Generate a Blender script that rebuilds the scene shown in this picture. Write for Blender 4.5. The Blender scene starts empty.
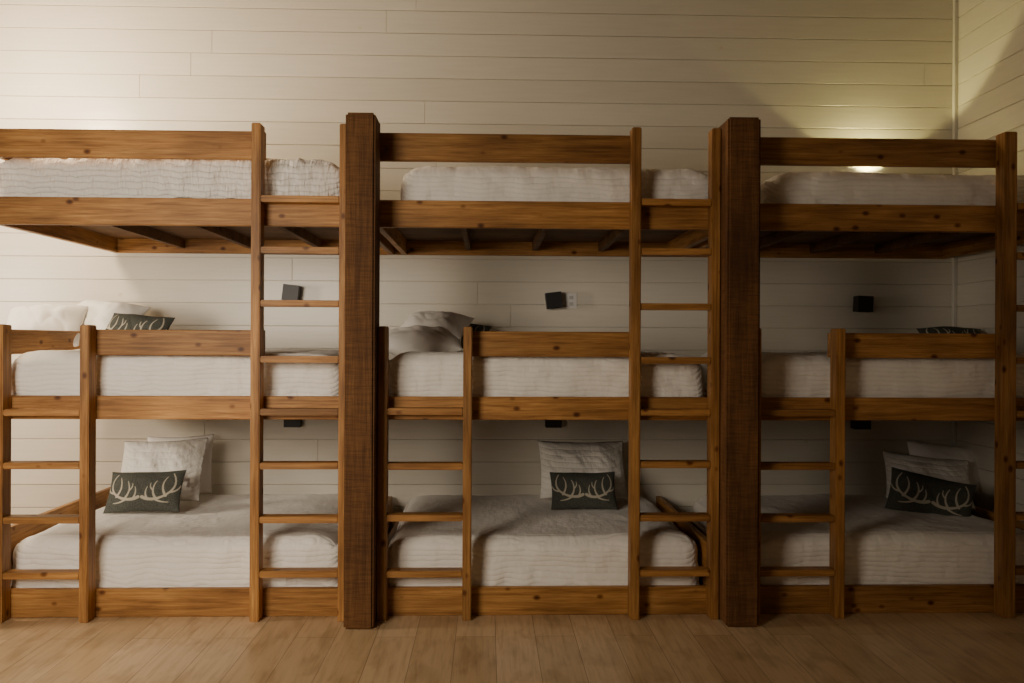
import bpy, bmesh, math, random
from mathutils import Vector, Matrix, noise
random.seed(7)
TH=math.radians(1.66); FPX=840.0; D=5.0; CZ=1.63
CX=-D*math.sin(TH); CY=-D*math.cos(TH)
def wx(px,y):
    k=(px-512)/FPX; s,c=math.sin(TH),math.cos(TH)
    return CX+(y-CY)*(s+k*c)/(c-k*s)
def c(X): return X/(1-.0058*X)
COL=bpy.context.scene.collection
# ---------------------------------------------------------------- materials
def newmat(name):
    m=bpy.data.materials.new(name); m.use_nodes=True
    nt=m.node_tree; b=nt.nodes['Principled BSDF']; return m,nt,b
def N(nt,t,**kw):
    n=nt.nodes.new(t)
    for k,v in kw.items():
        if k in n.inputs.keys(): n.inputs[k].default_value=v
        else: setattr(n,k,v)
    return n
def ramp(nt,src,stops):
    r=nt.nodes.new('ShaderNodeValToRGB'); e=r.color_ramp.elements
    e[0].position=stops[0][0]; e[0].color=(*stops[0][1],1)
    e[1].position=stops[-1][0]; e[1].color=(*stops[-1][1],1)
    for p,col in stops[1:-1]:
        x=e.new(p); x.color=(*col,1)
    nt.links.new(src,r.inputs[0]); return r
def mix(nt,fac,a,b,mode='MIX'):
    m=nt.nodes.new('ShaderNodeMix'); m.data_type='RGBA'; m.blend_type=mode
    for sock,v in ((0,fac),(6,a),(7,b)):
        if hasattr(v,'is_linked'): nt.links.new(v,m.inputs[sock])
        else: m.inputs[sock].default_value = v if sock==0 else (*v,1)
    return m.outputs[2]
def wood(name,axis,dark,mid,light,rough=.5,knot=True,saw=False):
    m,nt,b=newmat(name); L=nt.links
    tc=N(nt,'ShaderNodeTexCoord'); oi=N(nt,'ShaderNodeObjectInfo')
    off=N(nt,'ShaderNodeMath',operation='MULTIPLY'); L.new(oi.outputs['Random'],off.inputs[0]); off.inputs[1].default_value=37.
    add=N(nt,'ShaderNodeVectorMath',operation='ADD'); L.new(tc.outputs['Object'],add.inputs[0]); L.new(off.outputs[0],add.inputs[1])
    i='xyz'.index(axis)
    def mp(al,ac):
        q=N(nt,'ShaderNodeMapping'); s=[ac]*3; s[i]=al; q.inputs['Scale'].default_value=s
        L.new(add.outputs[0],q.inputs['Vector']); return q.outputs[0]
    n1=N(nt,'ShaderNodeTexNoise',Scale=1.,Detail=7.,Roughness=.68,Distortion=.3); L.new(mp(2.4,56),n1.inputs['Vector'])
    n2=N(nt,'ShaderNodeTexNoise',Scale=1.,Detail=3.); L.new(mp(8,210),n2.inputs['Vector'])
    n3=N(nt,'ShaderNodeTexNoise',Scale=1.,Detail=3.); L.new(mp(1.8,5.5),n3.inputs['Vector'])
    r=ramp(nt,n1.outputs[0],[(.3,dark),(.5,mid),(.68,light)])
    f=ramp(nt,n2.outputs[0],[(.35,(.76,.73,.69)),(.6,(1,1,1))])
    g=ramp(nt,n3.outputs[0],[(.3,(.58,.54,.49)),(.65,(1.12,1.12,1.12))])
    col=mix(nt,.7,r.outputs[0],f.outputs[0],'MULTIPLY'); col=mix(nt,1.,col,g.outputs[0],'MULTIPLY')
    tr=N(nt,'ShaderNodeMapRange'); L.new(oi.outputs['Random'],tr.inputs[0]); tr.inputs[3].default_value=.78; tr.inputs[4].default_value=1.14
    tv=N(nt,'ShaderNodeVectorMath',operation='SCALE'); L.new(col,tv.inputs[0]); L.new(tr.outputs[0],tv.inputs['Scale']); col=tv.outputs[0]
    if knot:
        v=N(nt,'ShaderNodeTexVoronoi',Scale=1.); v.inputs['Randomness'].default_value=1.
        L.new(mp(6.4,9.5),v.inputs['Vector'])
        k=ramp(nt,v.outputs['Distance'],[(.05,(.2,.13,.08)),(.11,(.5,.38,.28)),(.18,(1,1,1))])
        col=mix(nt,1.,col,k.outputs[0],'MULTIPLY')
    L.new(col,b.inputs['Base Color']); b.inputs['Roughness'].default_value=rough
    b.inputs['Specular IOR Level'].default_value=.35
    bp=N(nt,'ShaderNodeBump',Strength=.25,Distance=.003)
    if saw:
        n4=N(nt,'ShaderNodeTexNoise',Scale=1.,Detail=2.); L.new(mp(120,10),n4.inputs['Vector'])
        f4=ramp(nt,n4.outputs[0],[(.35,(.78,.76,.74)),(.6,(1.08,1.08,1.08))])
        col2=mix(nt,1.,col,f4.outputs[0],'MULTIPLY'); L.new(col2,b.inputs['Base Color'])
        mm=N(nt,'ShaderNodeMath',operation='ADD'); L.new(n4.outputs[0],mm.inputs[0]); L.new(n2.outputs[0],mm.inputs[1]); L.new(mm.outputs[0],bp.inputs['Height']); bp.inputs['Strength'].default_value=.9
    else: L.new(n2.outputs[0],bp.inputs['Height'])
    L.new(bp.outputs[0],b.inputs['Normal']); return m
WD,WM,WL=(.22,.095,.024),(.44,.212,.060),(.58,.315,.10)
W={a:wood('stained_pine_'+a,a,WD,WM,WL) for a in 'xyz'}
WP=wood('rough_sawn_post','z',(.105,.043,.012),(.155,.067,.019),(.205,.095,.030),.75,False,True)
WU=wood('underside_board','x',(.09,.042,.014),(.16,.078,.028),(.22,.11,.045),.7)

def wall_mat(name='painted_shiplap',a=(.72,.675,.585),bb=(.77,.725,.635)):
    m,nt,b=newmat(name); L=nt.links
    g=N(nt,'ShaderNodeNewGeometry'); tc=N(nt,'ShaderNodeTexCoord')
    q=N(nt,'ShaderNodeMapping'); q.inputs['Scale'].default_value=(1.5,1.5,22); L.new(tc.outputs['Object'],q.inputs[0])
    n=N(nt,'ShaderNodeTexNoise',Scale=2.,Detail=4.); L.new(q.outputs[0],n.inputs['Vector'])
    r=ramp(nt,g.outputs['Random Per Island'],[(0,a),(1,bb)])
    f=ramp(nt,n.outputs[0],[(.3,(.95,.95,.94)),(.65,(1,1,1))])
    col=mix(nt,1.,r.outputs[0],f.outputs[0],'MULTIPLY')
    v=N(nt,'ShaderNodeTexVoronoi',Scale=2.3); L.new(tc.outputs['Object'],v.inputs['Vector'])
    k=ramp(nt,v.outputs['Distance'],[(.02,(.82,.76,.66)),(.05,(1,1,1))])
    col=mix(nt,.6,col,k.outputs[0],'MULTIPLY')
    L.new(col,b.inputs['Base Color']); b.inputs['Roughness'].default_value=.32
    bp=N(nt,'ShaderNodeBump',Strength=.12,Distance=.006); L.new(n.outputs[0],bp.inputs['Height']); L.new(bp.outputs[0],b.inputs['Normal'])
    return m
MW=wall_mat(); MWD=wall_mat('bounce_cut_dark_shiplap',(.10,.072,.045),(.14,.10,.065))  # MWD: unseen walls coloured dark to cut bounced light
def floor_mat():
    m,nt,b=newmat('oak_plank_floor'); L=nt.links
    tc=N(nt,'ShaderNodeTexCoord'); sp=N(nt,'ShaderNodeSeparateXYZ'); cb=N(nt,'ShaderNodeCombineXYZ')
    L.new(tc.outputs['Object'],sp.inputs[0]); L.new(sp.outputs['Y'],cb.inputs['X']); L.new(sp.outputs['X'],cb.inputs['Y'])
    br=N(nt,'ShaderNodeTexBrick'); L.new(cb.outputs[0],br.inputs['Vector'])
    br.offset=.37; br.inputs['Scale'].default_value=1; br.inputs['Brick Width'].default_value=1.3; br.inputs['Row Height'].default_value=.22
    br.inputs['Mortar Size'].default_value=.0018; br.inputs['Mortar Smooth'].default_value=.3; br.inputs['Bias'].default_value=0
    br.inputs['Color1'].default_value=(.53,.37,.205,1); br.inputs['Color2'].default_value=(.66,.48,.29,1); br.inputs['Mortar'].default_value=(.26,.17,.095,1)
    q=N(nt,'ShaderNodeMapping'); q.inputs['Scale'].default_value=(42,2.6,1); L.new(tc.outputs['Object'],q.inputs[0])
    n=N(nt,'ShaderNodeTexNoise',Scale=1.,Detail=8.,Roughness=.65,Distortion=.2); L.new(q.outputs[0],n.inputs['Vector'])
    f=ramp(nt,n.outputs[0],[(.34,(.80,.77,.72)),(.50,(.97,.97,.97)),(.7,(1.05,1.05,1.04))])
    col=mix(nt,1.,br.outputs['Color'],f.outputs[0],'MULTIPLY')
    q2=N(nt,'ShaderNodeMapping'); q2.inputs['Scale'].default_value=(9,3.6,1); L.new(tc.outputs['Object'],q2.inputs[0])
    n2=N(nt,'ShaderNodeTexNoise',Scale=1.,Detail=3.,Distortion=.3); L.new(q2.outputs[0],n2.inputs['Vector'])
    f2=ramp(nt,n2.outputs[0],[(.32,(.80,.77,.73)),(.5,(1,1,1))])
    col=mix(nt,1.,col,f2.outputs[0],'MULTIPLY')
    L.new(col,b.inputs['Base Color']); b.inputs['Roughness'].default_value=.34; b.inputs['Specular IOR Level'].default_value=.45
    bp=N(nt,'ShaderNodeBump',Strength=.12,Distance=.003); L.new(n.outputs[0],bp.inputs['Height']); L.new(bp.outputs[0],b.inputs['Normal'])
    return m
MF=floor_mat()
def fabric(name,col,rows=True,sc=1.,pitch=.030,st=.46,puck=1.5,xs=34,lc=.95,wob=.009):
    m,nt,b=newmat(name); L=nt.links
    tc=N(nt,'ShaderNodeTexCoord'); b.inputs['Base Color'].default_value=(*col,1); b.inputs['Roughness'].default_value=.9
    b.inputs['Sheen Weight'].default_value=.15; b.inputs['Specular IOR Level'].default_value=.15
    n=N(nt,'ShaderNodeTexNoise',Scale=9.*sc,Detail=4.,Distortion=.3); L.new(tc.outputs['Object'],n.inputs['Vector'])
    if rows:
        sp=N(nt,'ShaderNodeSeparateXYZ'); L.new(tc.outputs['Object'],sp.inputs[0])
        a=N(nt,'ShaderNodeMath',operation='SUBTRACT'); L.new(sp.outputs['Y'],a.inputs[0]); L.new(sp.outputs['Z'],a.inputs[1])
        w=N(nt,'ShaderNodeMath',operation='MULTIPLY_ADD'); L.new(n.outputs[0],w.inputs[0]); w.inputs[1].default_value=wob; L.new(a.outputs[0],w.inputs[2])
        s=N(nt,'ShaderNodeMath',operation='MULTIPLY'); L.new(w.outputs[0],s.inputs[0]); s.inputs[1].default_value=math.pi/pitch
        si=N(nt,'ShaderNodeMath',operation='SINE'); L.new(s.outputs[0],si.inputs[0])
        ab=N(nt,'ShaderNodeMath',operation='ABSOLUTE'); L.new(si.outputs[0],ab.inputs[0])
        pw=N(nt,'ShaderNodeMath',operation='POWER'); L.new(ab.outputs[0],pw.inputs[0]); pw.inputs[1].default_value=.5
        q=N(nt,'ShaderNodeMapping'); q.inputs['Scale'].default_value=(xs,14,14); L.new(tc.outputs['Object'],q.inputs[0])
        n2=N(nt,'ShaderNodeTexNoise',Scale=1.,Detail=3.); L.new(q.outputs[0],n2.inputs['Vector'])
        ad=N(nt,'ShaderNodeMath',operation='MULTIPLY_ADD'); L.new(n2.outputs[0],ad.inputs[0]); ad.inputs[1].default_value=puck; L.new(pw.outputs[0],ad.inputs[2])
        h=ad.outputs[0]; dist=.009
        r=ramp(nt,pw.outputs[0],[(.15,tuple(x*lc for x in col)),(.5,col)]); L.new(r.outputs[0],b.inputs['Base Color'])
    else: h=n.outputs[0]; dist=.018
    bp=N(nt,'ShaderNodeBump',Strength=st,Distance=dist); L.new(h,bp.inputs['Height']); L.new(bp.outputs[0],b.inputs['Normal'])
    return m
QC=(.95,.92,.86)
MQ=fabric('white_quilt_cloth',QC); MQR=fabric('white_puckered_quilt_cloth',QC,True,1.,.036,.8,2.2,64,.94,.016)
MS=fabric('pillow_sham_cloth',(.95,.93,.87),True,1.,.05,.5,3.0,22,.98); MPW=fabric('pillow_case_cloth',(.95,.93,.89),False,.6,st=.35)
MM=fabric('mattress_ticking',(.7,.68,.62),False)
def cushion_mat():
    m,nt,b=newmat('antler_print_cloth'); L=nt.links
    at=N(nt,'ShaderNodeAttribute',attribute_name='antler'); tc=N(nt,'ShaderNodeTexCoord')
    n=N(nt,'ShaderNodeTexNoise',Scale=160.,Detail=2.); L.new(tc.outputs['Object'],n.inputs['Vector'])
    r=ramp(nt,n.outputs[0],[(.35,(.048,.052,.043)),(.65,(.105,.11,.093))])
    col=mix(nt,at.outputs['Fac'],r.outputs[0],(.52,.475,.38))
    L.new(col,b.inputs['Base Color']); b.inputs['Roughness'].default_value=.9
    bp=N(nt,'ShaderNodeBump',Strength=.4,Distance=.003); L.new(n.outputs[0],bp.inputs['Height']); L.new(bp.outputs[0],b.inputs['Normal'])
    return m
MC=cushion_mat()
def plain(name,col,rough=.5,em=None,st=0,metal=0):
    m,nt,b=newmat(name); 
    n=N(nt,'ShaderNodeTexNoise',Scale=30.); 
    r=ramp(nt,n.outputs[0],[(.3,tuple(x*.9 for x in col)),(.7,col)]); nt.links.new(r.outputs[0],b.inputs['Base Color'])
    b.inputs['Roughness'].default_value=rough; b.inputs['Metallic'].default_value=metal
    if em: b.inputs['Emission Color'].default_value=(*em,1); b.inputs['Emission Strength'].default_value=st
    return m
MB=plain('black_metal',(.014,.014,.016),.45); MG=plain('frosted_lens_off',(.25,.25,.24),.4)
MGO=plain('frosted_lens_lit',(.9,.85,.6),.4,(1,.86,.5),14)
MO=plain('outlet_plastic',(.88,.88,.86),.35); MOD=plain('outlet_socket_plastic',(.6,.6,.59),.4)
MT=plain('painted_trim',(.72,.69,.62),.4); MCe=plain('bounce_cut_ceiling_paint',(.12,.085,.055),.7)  # MCe: unseen ceiling kept dark so less light bounces back
# ---------------------------------------------------------------- helpers
WLOC={}
def put(o,loc,parent=None):
    COL.objects.link(o); WLOC[o.name]=Vector(loc)
    if parent: o.parent=parent; o.location=Vector(loc)-WLOC[parent.name]
    else: o.location=loc
    return o
def mesh_from(bm,name,mat,smooth=False):
    me=bpy.data.meshes.new(name); bm.to_mesh(me); bm.free()
    me.materials.append(mat)
    if smooth:
        for p in me.polygons: p.use_smooth=True
    return me
def addbox(bm,x0,x1,y0,y1,z0,z1,bev=.004,seg=1,mi=0):
    t=bmesh.new(); bmesh.ops.create_cube(t,size=1)
    for v in t.verts: v.co=Vector(((x0+x1)/2+v.co.x*(x1-x0),(y0+y1)/2+v.co.y*(y1-y0),(z0+z1)/2+v.co.z*(z1-z0)))
    if bev: bmesh.ops.bevel(t,geom=t.edges[:],offset=bev,segments=seg,affect='EDGES',clamp_overlap=True)
    t.verts.index_update(); mp=[bm.verts.new(v.co) for v in t.verts]
    for f in t.faces: bm.faces.new([mp[v.index] for v in f.verts])
    t.free()
def boxes(name,lst,mat,parent=None,bev=.004,seg=1):
    a=lst[0]; o0=Vector(((a[0]+a[1])/2,(a[2]+a[3])/2,(a[4]+a[5])/2))
    bm=bmesh.new()
    for b in lst: addbox(bm,b[0]-o0.x,b[1]-o0.x,b[2]-o0.y,b[3]-o0.y,b[4]-o0.z,b[5]-o0.z,bev,seg)
    o=bpy.data.objects.new(name,mesh_from(bm,name,mat)); return put(o,o0,parent)
def tag(o,label,cat,group=None):
    o['label']=label; o['category']=cat
    if group: o['group']=group
def struct(o): o['kind']='structure'; return o
# ---------------------------------------------------------------- room
YW=1.65; XR=wx(955,YW); XL=-6.0; YF=-6.6; ZC=4.7
def plankwall(name,length,origin,rotz,mat=MW):
    bm=bmesh.new(); ph=.178; g=.004; z=-.035; r=random.Random(len(name)*13+4); row=0
    addbox(bm,0,length,.014,.06,0,ZC,0)
    while z<ZC:
        z0=max(z,0); z1=min(z+ph,ZC); x=0; nx=r.uniform(1.5,6.5)
        while x<length:
            e=min(nx,length); addbox(bm,x+.0007,e-.0007,0,.013,z0+g/2,z1-g/2,.0025); x=e; nx=x+r.uniform(4.5,8)
        z=z+ph; row+=1
    o=bpy.data.objects.new(name,mesh_from(bm,name,mat)); put(o,origin); o.rotation_euler=(0,0,rotz); struct(o)
plankwall('wall_back',XR-XL,(XL,YW,0),0)
plankwall('wall_right',YW-YF,(XR,YW,0),-math.pi/2)
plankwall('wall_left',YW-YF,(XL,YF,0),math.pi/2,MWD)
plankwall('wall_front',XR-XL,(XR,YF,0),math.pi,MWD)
struct(boxes('floor',[(XL-.06,XR+.06,YF-.06,YW+.06,-.1,0)],MF,bev=0))
struct(boxes('ceiling',[(XL-.06,XR+.06,YF-.06,YW+.06,ZC,ZC+.1)],MCe,bev=0))
struct(boxes('trim_1',[(XR-.032,XR-.0005,YW-.032,YW-.0005,0,ZC)],MT,bev=.004))
# ---------------------------------------------------------------- bunk beds
rungz=[2.456,2.160,1.845,1.527,1.215,.904,.595,.274]
ZT=[(2.305,2.466),(1.163,1.30),(.0,.165)]
B=[dict(x0=-3.10,x1=-.875,post=(-3.32,-3.12),up=((-1.53,-1.476),(-1.015,-.962)),lo=((-3.03,-2.976),(-2.526,-2.472)),
        tg=(-3.10,-1.478),mg=(-2.526,-1.478)),
   dict(x0=-.87,x1=1.30,post=(-.957,-.788),up=((.695,.749),(1.162,1.213)),lo=((-.785,-.732),(-.287,-.236)),
        tg=(-.84,.749),mg=(-.287,.749)),
   dict(x0=1.305,x1=3.44,post=(1.216,1.402),up=((2.872,2.945),(3.38,3.434)),lo=((1.404,1.455),(1.893,1.947)),
        tg=(1.36,2.945),mg=(1.893,2.945))]
labels=['stained pine triple bunk bed with open end near bright wall','stained pine triple bunk bed between two dark square posts','stained pine triple bunk bed in dim corner of room']
for bi,b in enumerate(B):
    X0,X1=c(b['x0']),c(b['x1'])
    e=bpy.data.objects.new('bunk_bed',None); put(e,((X0+X1)/2,.8,0)); e.empty_display_size=.2
    tag(e,labels[bi],'bunk bed','triple bunk beds along the wall')
    o=boxes('post',[(c(b['post'][0]),c(b['post'][1]),-.24,-.001,0,2.92)],WP,e,bev=.012,seg=2); o['label']='thick dark rough-sawn square timber post'
    for i,(z0,z1) in enumerate(ZT):
        boxes('side_rail',[(X0,X1,0,.04,z0,z1)],W['x'],e)
        boxes('side_rail',[(X0,X1,1.58,1.62,z0,z1)],W['x'],e)
        xa=X0 if bi==0 else c(b['post'][1])-.035; xb=X1-.05
        if bi==1 and i==2: xb=1.185
        boxes('end_rail',[(xa,xa+.04,.042,1.578,z0,z1 if i<2 else .50 if bi==0 else .3)],W['y'],e)
        boxes('end_rail',[(xb,xb+.04,.042,1.578,z0,z1 if i<2 else .42)],W['y'],e)
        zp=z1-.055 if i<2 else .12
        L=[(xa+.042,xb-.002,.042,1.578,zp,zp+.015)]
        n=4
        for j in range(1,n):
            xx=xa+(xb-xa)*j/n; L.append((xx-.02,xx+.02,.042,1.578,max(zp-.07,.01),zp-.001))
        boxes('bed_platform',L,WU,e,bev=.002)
    boxes('guard_rail',[(c(b['tg'][0]),c(b['tg'][1]),0.001,.04,2.70,2.865)],W['x'],e)
    boxes('guard_rail',[(c(b['mg'][0]),c(b['mg'][1]),0.001,.04,1.54,1.69)],W['x'],e)
    if bi==0:
        boxes('guard_rail',[(X0,X0+.04,.042,1.62,2.70,2.865)],W['y'],e)
        boxes('guard_rail',[(X0,X0+.04,.0,1.62,1.54,1.69)],W['y'],e)
        boxes('corner_stud',[(X0-.001,X0+.04,1.581,1.622,1.30,1.54)],W['z'],e)
        boxes('corner_stud',[(X0-.001,X0+.04,1.581,1.622,2.466,2.70)],W['z'],e)
    for kind,top in (('up',2.89),('lo',1.715)):
        s=b[kind]; a0,a1=c(s[0][0]),c(s[0][1]); b0,b1=c(s[1][0]),c(s[1][1])
        la=boxes('ladder',[(a0,a1,-.1,-.001,0,top),(b0,b1,-.1,-.001,0,top)],W['z'],e,bev=.005,seg=2)
        for rz in rungz:
            if kind=='lo' and rz>1.3: continue
            dz=random.uniform(-.006,.006)
            boxes('rung',[(a1,b0,-.094,-.006,rz-.02+dz,rz+.018+dz)],W['x'],la,bev=.005,seg=2)
# ---------------------------------------------------------------- mattresses
def quilt(name,L,Wd,H,seed,ruche=.004,drop=.0,r=.075,mat=MQ,slump=.22):
    cell=.016
    bm=bmesh.new(); nx,ny,nz=int(L/cell),int(Wd/cell),max(6,int(H/cell)); vs={}
    def vert(i,j,k):
        key=(i,j,k)
        if key in vs: return vs[key]
        p=Vector((-L/2+L*i/nx,-Wd/2+Wd*j/ny,H*k/nz))
        q=Vector((max(-L/2+r,min(L/2-r,p.x)),max(-Wd/2+r,min(Wd/2-r,p.y)),min(H-r,p.z)))
        d=p-q
        if d.length>1e-6:
            n=d.normalized(); p=q+n*r
        else: n=Vector((0,0,1))
        s=Vector((seed*3.1,seed*1.7,seed))
        low=1-k/nz
        a=noise.noise(p*1.6+s)*.014+noise.noise(p*4.5+s)*.007
        a+=noise.noise(Vector((p.x*14,p.y*7,p.z*7))+s)*ruche
        a+=noise.noise(Vector((p.x*22,p.y*22,p.z*22))+s)*ruche*.6
        if k<nz:
            a+=abs(noise.noise(Vector((p.x*3.5+p.z*4,p.y*3.5+p.z*4,p.z*2))+s))*.022*min(1,low*2.5)
            a+=noise.noise(Vector((p.x*8-p.z*5,p.y*8,p.z*5))+s)*.008*min(1,low*2)
        ex=abs(p.x)/(L/2)
        p.z-=max(0,ex-.82)**1.5*(slump if k==nz else slump*.6)*(1+noise.noise(p*3+s))*(p.z/H)
        p+=n*a
        if k==0: p.z+=noise.noise(Vector((p.x*4,p.y*4,seed)))*.02
        if low>.5: p+=Vector((n.x,n.y,0))*(low-.5)*drop*(1+noise.noise(Vector((p.x*9,p.y*9,seed))))
        vs[key]=bm.verts.new(p); return vs[key]
    def quad(a,b,cc,d): bm.faces.new([vert(*a),vert(*b),vert(*cc),vert(*d)])
    for i in range(nx):
        for j in range(ny): quad((i,j,nz),(i+1,j,nz),(i+1,j+1,nz),(i,j+1,nz))
        for k in range(nz):
            quad((i,0,k),(i+1,0,k),(i+1,0,k+1),(i,0,k+1)); quad((i+1,ny,k),(i,ny,k),(i,ny,k+1),(i+1,ny,k+1))
    for j in range(ny):
        for k in range(nz):
            quad((0,j+1,k),(0,j,k),(0,j,k+1),(0,j+1,k+1)); quad((nx,j,k),(nx,j+1,k),(nx,j+1,k+1),(nx,j,k+1))
    return mesh_from(bm,name,mat,True)
def core(L,Wd,H):
    bm=bmesh.new(); addbox(bm,-L/2,L/2,-Wd/2,Wd/2,0,H,.05,4); return mesh_from(bm,'mattress',MM,True)
MS_=[ # bay, tier, x0,x1, z0,z1, ruche
 (0,0,-3.20,-1.02,2.47,2.73,.014),(0,1,-3.05,-1.02,1.262,1.56,.005),(0,2,-3.04,-1.02,.137,.45,.004),
 (1,0,-.675,1.235,2.427,2.70,.006),(1,1,-.765,1.18,1.262,1.56,.004),(1,2,-.765,1.14,.137,.45,.004),
 (2,0,1.53,3.30,2.427,2.685,.005),(2,1,1.46,3.33,1.262,1.56,.004),(2,2,1.445,3.30,.137,.45,.004)]
for n,(bi,ti,x0,x1,z0,z1,ru) in enumerate(MS_):
    X0,X1=c(x0),c(x1); L=X1-X0; y0,y1=.065,1.54; H=z1-z0
    o=bpy.data.objects.new('mattress',core(L-.22,y1-y0-.12,H-.1)); put(o,((X0+X1)/2,(y0+y1)/2,z0))
    tag(o,'white quilted mattress on '+['top','middle','lowest'][ti]+' tier of '+['brightly lit','centre','dim'][bi]+' bunk bed','mattress','bunk mattresses')
    q=bpy.data.objects.new('quilt',quilt('quilt',L,y1-y0,H,n+1,ruche=ru,drop=.03 if ti==2 else .0,mat=MQR if n<1 else MQ,slump=.8 if n==0 else .5,r=.09)); put(q,((X0+X1)/2,(y0+y1)/2,z0),o)
    q['label']='white ruched cotton coverlet draped over mattress'
# ---------------------------------------------------------------- pillows
def pillow(w,h,t,seed,wr=.008,flange=0,nx=64,nz=48,mat=MPW,antler=False,fine=.9):
    bm=bmesh.new(); s=Vector((seed*2.3,seed,seed*.7)); V={}
    for side in (-1,1):
        for i in range(nx+1):
            for j in range(nz+1):
                if (i in(0,nx) or j in (0,nz)) and side==1: V[(side,i,j)]=V[(-1,i,j)]; continue
                u=-1+2*i/nx; v=-1+2*j/nz
                x=u*w/2*(1-.05*(1-v*v)); z=v*h/2*(1-.07*(1-u*u))
                uu,vv=min(1,abs(u)*(1+flange)),min(1,abs(v)*(1+flange*w/h))
                th=((1-uu**2.6)**.62)*((1-vv**2.6)**.62)*t/2
                p=Vector((x,0,z)); th+=(noise.noise(p*6+s*side)*wr+abs(noise.noise(Vector((p.x*11+p.z*5,side,p.z*9))+s))*wr*fine)*(th/(t/2))
                wv=noise.noise(p*7+s)*.012*(1 if flange else .6)
                V[(side,i,j)]=bm.verts.new((x,side*max(th,.002 if flange else 0)+wv,z))
    for side in (-1,1):
        for i in range(nx):
            for j in range(nz):
                q=[V[(side,i,j)],V[(side,i+1,j)],V[(side,i+1,j+1)],V[(side,i,j+1)]]
                if side==1: q.reverse()
                try: bm.faces.new(q)
                except ValueError: pass
    bm.verts.index_update()
    me=mesh_from(bm,'pillow',mat,True)
    if antler:
        def curve(P,n=14):
            out=[]
            for a in range(n+1):
                t=a/n; pts=[Vector(p) for p in P]
                while len(pts)>1: pts=[pts[i].lerp(pts[i+1],t) for i in range(len(pts)-1)]
                out.append((pts[0].x,pts[0].y))
            return out
        strokes=[(curve([(.05,-.40),(.30,-.66),(.72,-.46),(1.0,.10),(.74,.74)]),.0098,.0034),
                 (curve([(.20,-.50),(.08,-.26),(.16,.06)],6),.0068,.0020),
                 (curve([(.42,-.50),(.22,-.14),(.38,.34)],8),.0078,.0020),
                 (curve([(.31,-.10),(.20,.04),(.24,.22)],6),.0050,.0018),
                 (curve([(.64,-.34),(.46,.06),(.62,.56)],8),.0078,.0020),
                 (curve([(.40,-.52),(.54,-.64),(.72,-.62)],6),.0062,.0020),
                 (curve([(.74,-.16),(.90,-.12),(.94,.20)],6),.0065,.0020)]
        at=me.attributes.new('antler','FLOAT','POINT')
        for vi,vt in enumerate(me.vertices):
            if vt.co.y>0.0: continue
            px,pz=abs(vt.co.x),vt.co.z; best=0
            for pts,w0,w1 in strokes:
                n=len(pts)-1
                for q in range(n):
                    ax,az=pts[q][0]*w/2,pts[q][1]*h/2; bx,bz=pts[q+1][0]*w/2,pts[q+1][1]*h/2
                    dx,dz=bx-ax,bz-az; tt=max(0,min(1,((px-ax)*dx+(pz-az)*dz)/(dx*dx+dz*dz)))
                    dd=math.hypot(px-ax-tt*dx,pz-az-tt*dz); ww=w0+(w1-w0)*(q+tt)/n
                    best=max(best,min(1,max(0,(ww-dd)/.002+.5)))
            at.data[vi].value=best
    return me
cush_me=pillow(.47,.29,.14,3,.006,0,200,130,MC,True)
def place(name,me,px,y,zb,h,lean,rz,rr,label,cat,group,sc=(1,1,1)):
    o=bpy.data.objects.new(name,me); a=-math.radians(lean)
    o.rotation_euler=(Matrix.Rotation(math.radians(rz),3,'Z')@Matrix.Rotation(a,3,'X')@Matrix.Rotation(math.radians(rr),3,'Y')).to_euler()
    z=zb+h/2*math.cos(a)+.02; o.scale=sc
    put(o,(wx(px,y),y,z)); tag(o,label,cat,group); return o
GP='white bed pillows'; GC='antler print cushions'
sham=pillow(.66,.5,.21,5,.030,.03,mat=MS); std=pillow(.64,.45,.25,8,.028,fine=.5); soft=pillow(.64,.45,.24,12,.030,fine=.6)
CL='charcoal lumbar cushion with cream antlers '
# lowest bunks
place('pillow',std,180,1.46,.46,.42,14,2,-2,'plain white pillow standing against wall on lowest bunk','pillow',GP,(.78,.66,1))
place('pillow',sham,162,1.17,.45,.5,32,0,-3,'white crinkled sham leaning behind antler cushion','pillow',GP,(.92,.8,1))
place('cushion',cush_me,146,.80,.45,.29,30,-3,-2,CL+'on brightly lit lowest bunk','cushion',GC,(1.10,1,1.03))
place('pillow',sham,583,1.33,.45,.5,38,0,0,'white crinkled sham behind cushion on centre lowest bunk','pillow',GP)
place('cushion',cush_me,584,.94,.435,.29,34,0,0,CL+'on centre lowest bunk','cushion',GC)
place('pillow',std,948,1.40,.46,.40,22,0,6,'plain white pillow slumped on dim lowest bunk','pillow',GP,(.95,.65,.85))
place('pillow',sham,928,1.17,.43,.45,42,-10,7,'white crinkled sham leaning on dim lowest bunk','pillow',GP,(.92,.75,.86))
place('cushion',cush_me,931,.84,.40,.29,30,-18,12,CL+'tilted on dim lowest bunk','cushion',GC,(1.18,1.1,1.12))
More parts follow.
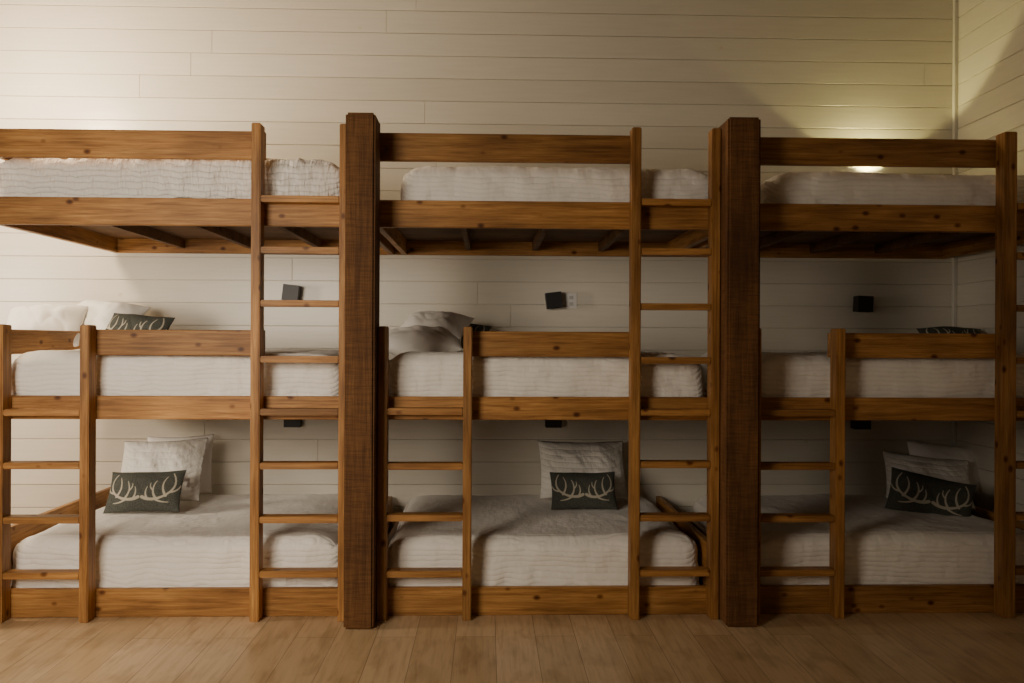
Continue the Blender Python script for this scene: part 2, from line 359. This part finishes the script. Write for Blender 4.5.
# middle bunks
place('pillow',soft,44,1.0,1.57,.40,50,10,-4,'plump white pillow on brightly lit middle bunk','pillow',GP,(.80,.95,1.0))
place('pillow',std,98,1.26,1.61,.44,52,-12,8,'plump white pillow leaning on brightly lit middle bunk','pillow',GP,(.95,.8,1.0))
place('cushion',cush_me,136,.90,1.555,.29,38,-6,6,CL+'beside white pillows','cushion',GC)
place('pillow',soft,420,.93,1.58,.2,76,4,2,'white pillow lying flat on centre middle bunk','pillow',GP,(.94,.85,.85))
place('pillow',std,434,1.12,1.66,.24,64,-12,4,'white pillow stacked on pillow on centre middle bunk','pillow',GP,(.80,.8,.80))
place('cushion',cush_me,462,1.40,1.585,.22,48,-8,10,'charcoal antler cushion tucked behind white pillows','cushion',GC,(.85,1,.9))
place('cushion',cush_me,955,1.12,1.57,.22,54,-4,2,CL+'on dim middle bunk','cushion',GC)
# ---------------------------------------------------------------- wall sconces
def sconce(px,z,lit=False,roll=0,label='small black square wall sconce, switched off'):
    x=wx(px,YW); bm=bmesh.new(); w,h,d,t=.062,.062,.1,.006
    addbox(bm,-w,w,-d,-d+t,-h,h,.001); addbox(bm,-w,w,-.015,-.009,-h,h,.001)
    addbox(bm,-w,-w+t,-d+t,-.015,-h,h,.0008); addbox(bm,w-t,w,-d+t,-.015,-h,h,.0008)
    bmesh.ops.remove_doubles(bm,verts=bm.verts[:],dist=.0012)
    o=bpy.data.objects.new('wall_sconce',mesh_from(bm,'wall_sconce',MB)); put(o,(x,YW,z)); tag(o,label,'wall lamp','bunk wall sconces')
    bm=bmesh.new(); addbox(bm,-w*.8,w*.8,-.009,-.001,-h*.8,h*.8,.002)
    p=bpy.data.objects.new('backplate',mesh_from(bm,'backplate',MB)); put(p,(x,YW,z),o)
    for zz in (h-.015,-h+.015):
        bm=bmesh.new(); addbox(bm,-w+t,w-t,-d+t,-.016,zz-.003,zz+.003,.001)
        p=bpy.data.objects.new('lens',mesh_from(bm,'lens',MGO if lit else MG)); put(p,(x,YW,z),o)
        if lit: p['label']='glowing warm lens'
    o.rotation_euler=(0,math.radians(roll),0); return x
sconce(293,2.0,roll=7); sconce(553,1.955,roll=-7); sconce(860,1.94,roll=2)
sconce(295,1.02); sconce(553,1.02); sconce(858,1.01)
XS=sconce(866,2.89,True,label='small black square wall sconce glowing warm above bunk')
sconce(553,2.88)
xo=wx(571,YW)
o=boxes('wall_outlet',[(xo-.045,xo+.045,YW-.007,YW-.0005,1.955-.06,1.955+.06)],MO,bev=.003,seg=2); tag(o,'white plastic wall outlet beside black sconce','outlet')
for dz in (-.025,.025):
    boxes('socket',[(xo-.016,xo+.016,YW-.0095,YW-.0072,1.955+dz-.014,1.955+dz+.014)],MOD,o,bev=.001)
# ---------------------------------------------------------------- lights
def area(name,loc,target,size,power,col,shape='DISK',spread=180):
    l=bpy.data.lights.new(name,'AREA'); l.shape=shape; l.size=size; l.energy=power; l.color=col; l.spread=math.radians(spread)
    o=bpy.data.objects.new(name,l); COL.objects.link(o); o.location=loc
    o.rotation_euler=(Vector(target)-Vector(loc)).to_track_quat('-Z','Y').to_euler(); return o
def point(name,loc,power,col,r=.1):
    l=bpy.data.lights.new(name,'POINT'); l.energy=power; l.color=col; l.shadow_soft_size=r
    o=bpy.data.objects.new(name,l); COL.objects.link(o); o.location=loc
point('left_lamp',(-3.6,.6,3.45),190,(1,.79,.52),.15)
area('left_hall',(-5.0,-.6,2.0),(-2.4,1.2,1.2),.8,66,(1,.85,.66))
area('front_fill',(-2.8,-4.2,2.2),(-1.8,1.0,1.0),1.8,60,(1,.87,.70),spread=112)  # added fill light with no fixture, brightens the beds from the front
def spot(name,z,rx,e,ang):
    l=bpy.data.lights.new(name,'SPOT'); l.energy=e; l.color=(1,.86,.30); l.spot_size=math.radians(ang); l.spot_blend=.15; l.shadow_soft_size=.03
    o=bpy.data.objects.new(name,l); COL.objects.link(o); o.location=(XS,YW-.11,z); o.rotation_euler=(rx,0,0)
spot('sconce_up',2.96,math.pi-.2,34,114); spot('sconce_down',2.82,0,3,120)
w=bpy.data.worlds.new('world'); bpy.context.scene.world=w; w.use_nodes=True
w.node_tree.nodes['Background'].inputs[0].default_value=(.3,.27,.22,1); w.node_tree.nodes['Background'].inputs[1].default_value=.2
# ---------------------------------------------------------------- camera
cam=bpy.data.cameras.new('camera'); cam.lens=36*FPX/1024; cam.sensor_width=36
co=bpy.data.objects.new('camera',cam); COL.objects.link(co)
co.matrix_world=Matrix.Translation((CX,CY,CZ))@Matrix.Rotation(-TH,4,'Z')@Matrix.Rotation(math.pi/2,4,'X')@Matrix.Rotation(math.radians(.25),4,'Z')
bpy.context.scene.camera=co
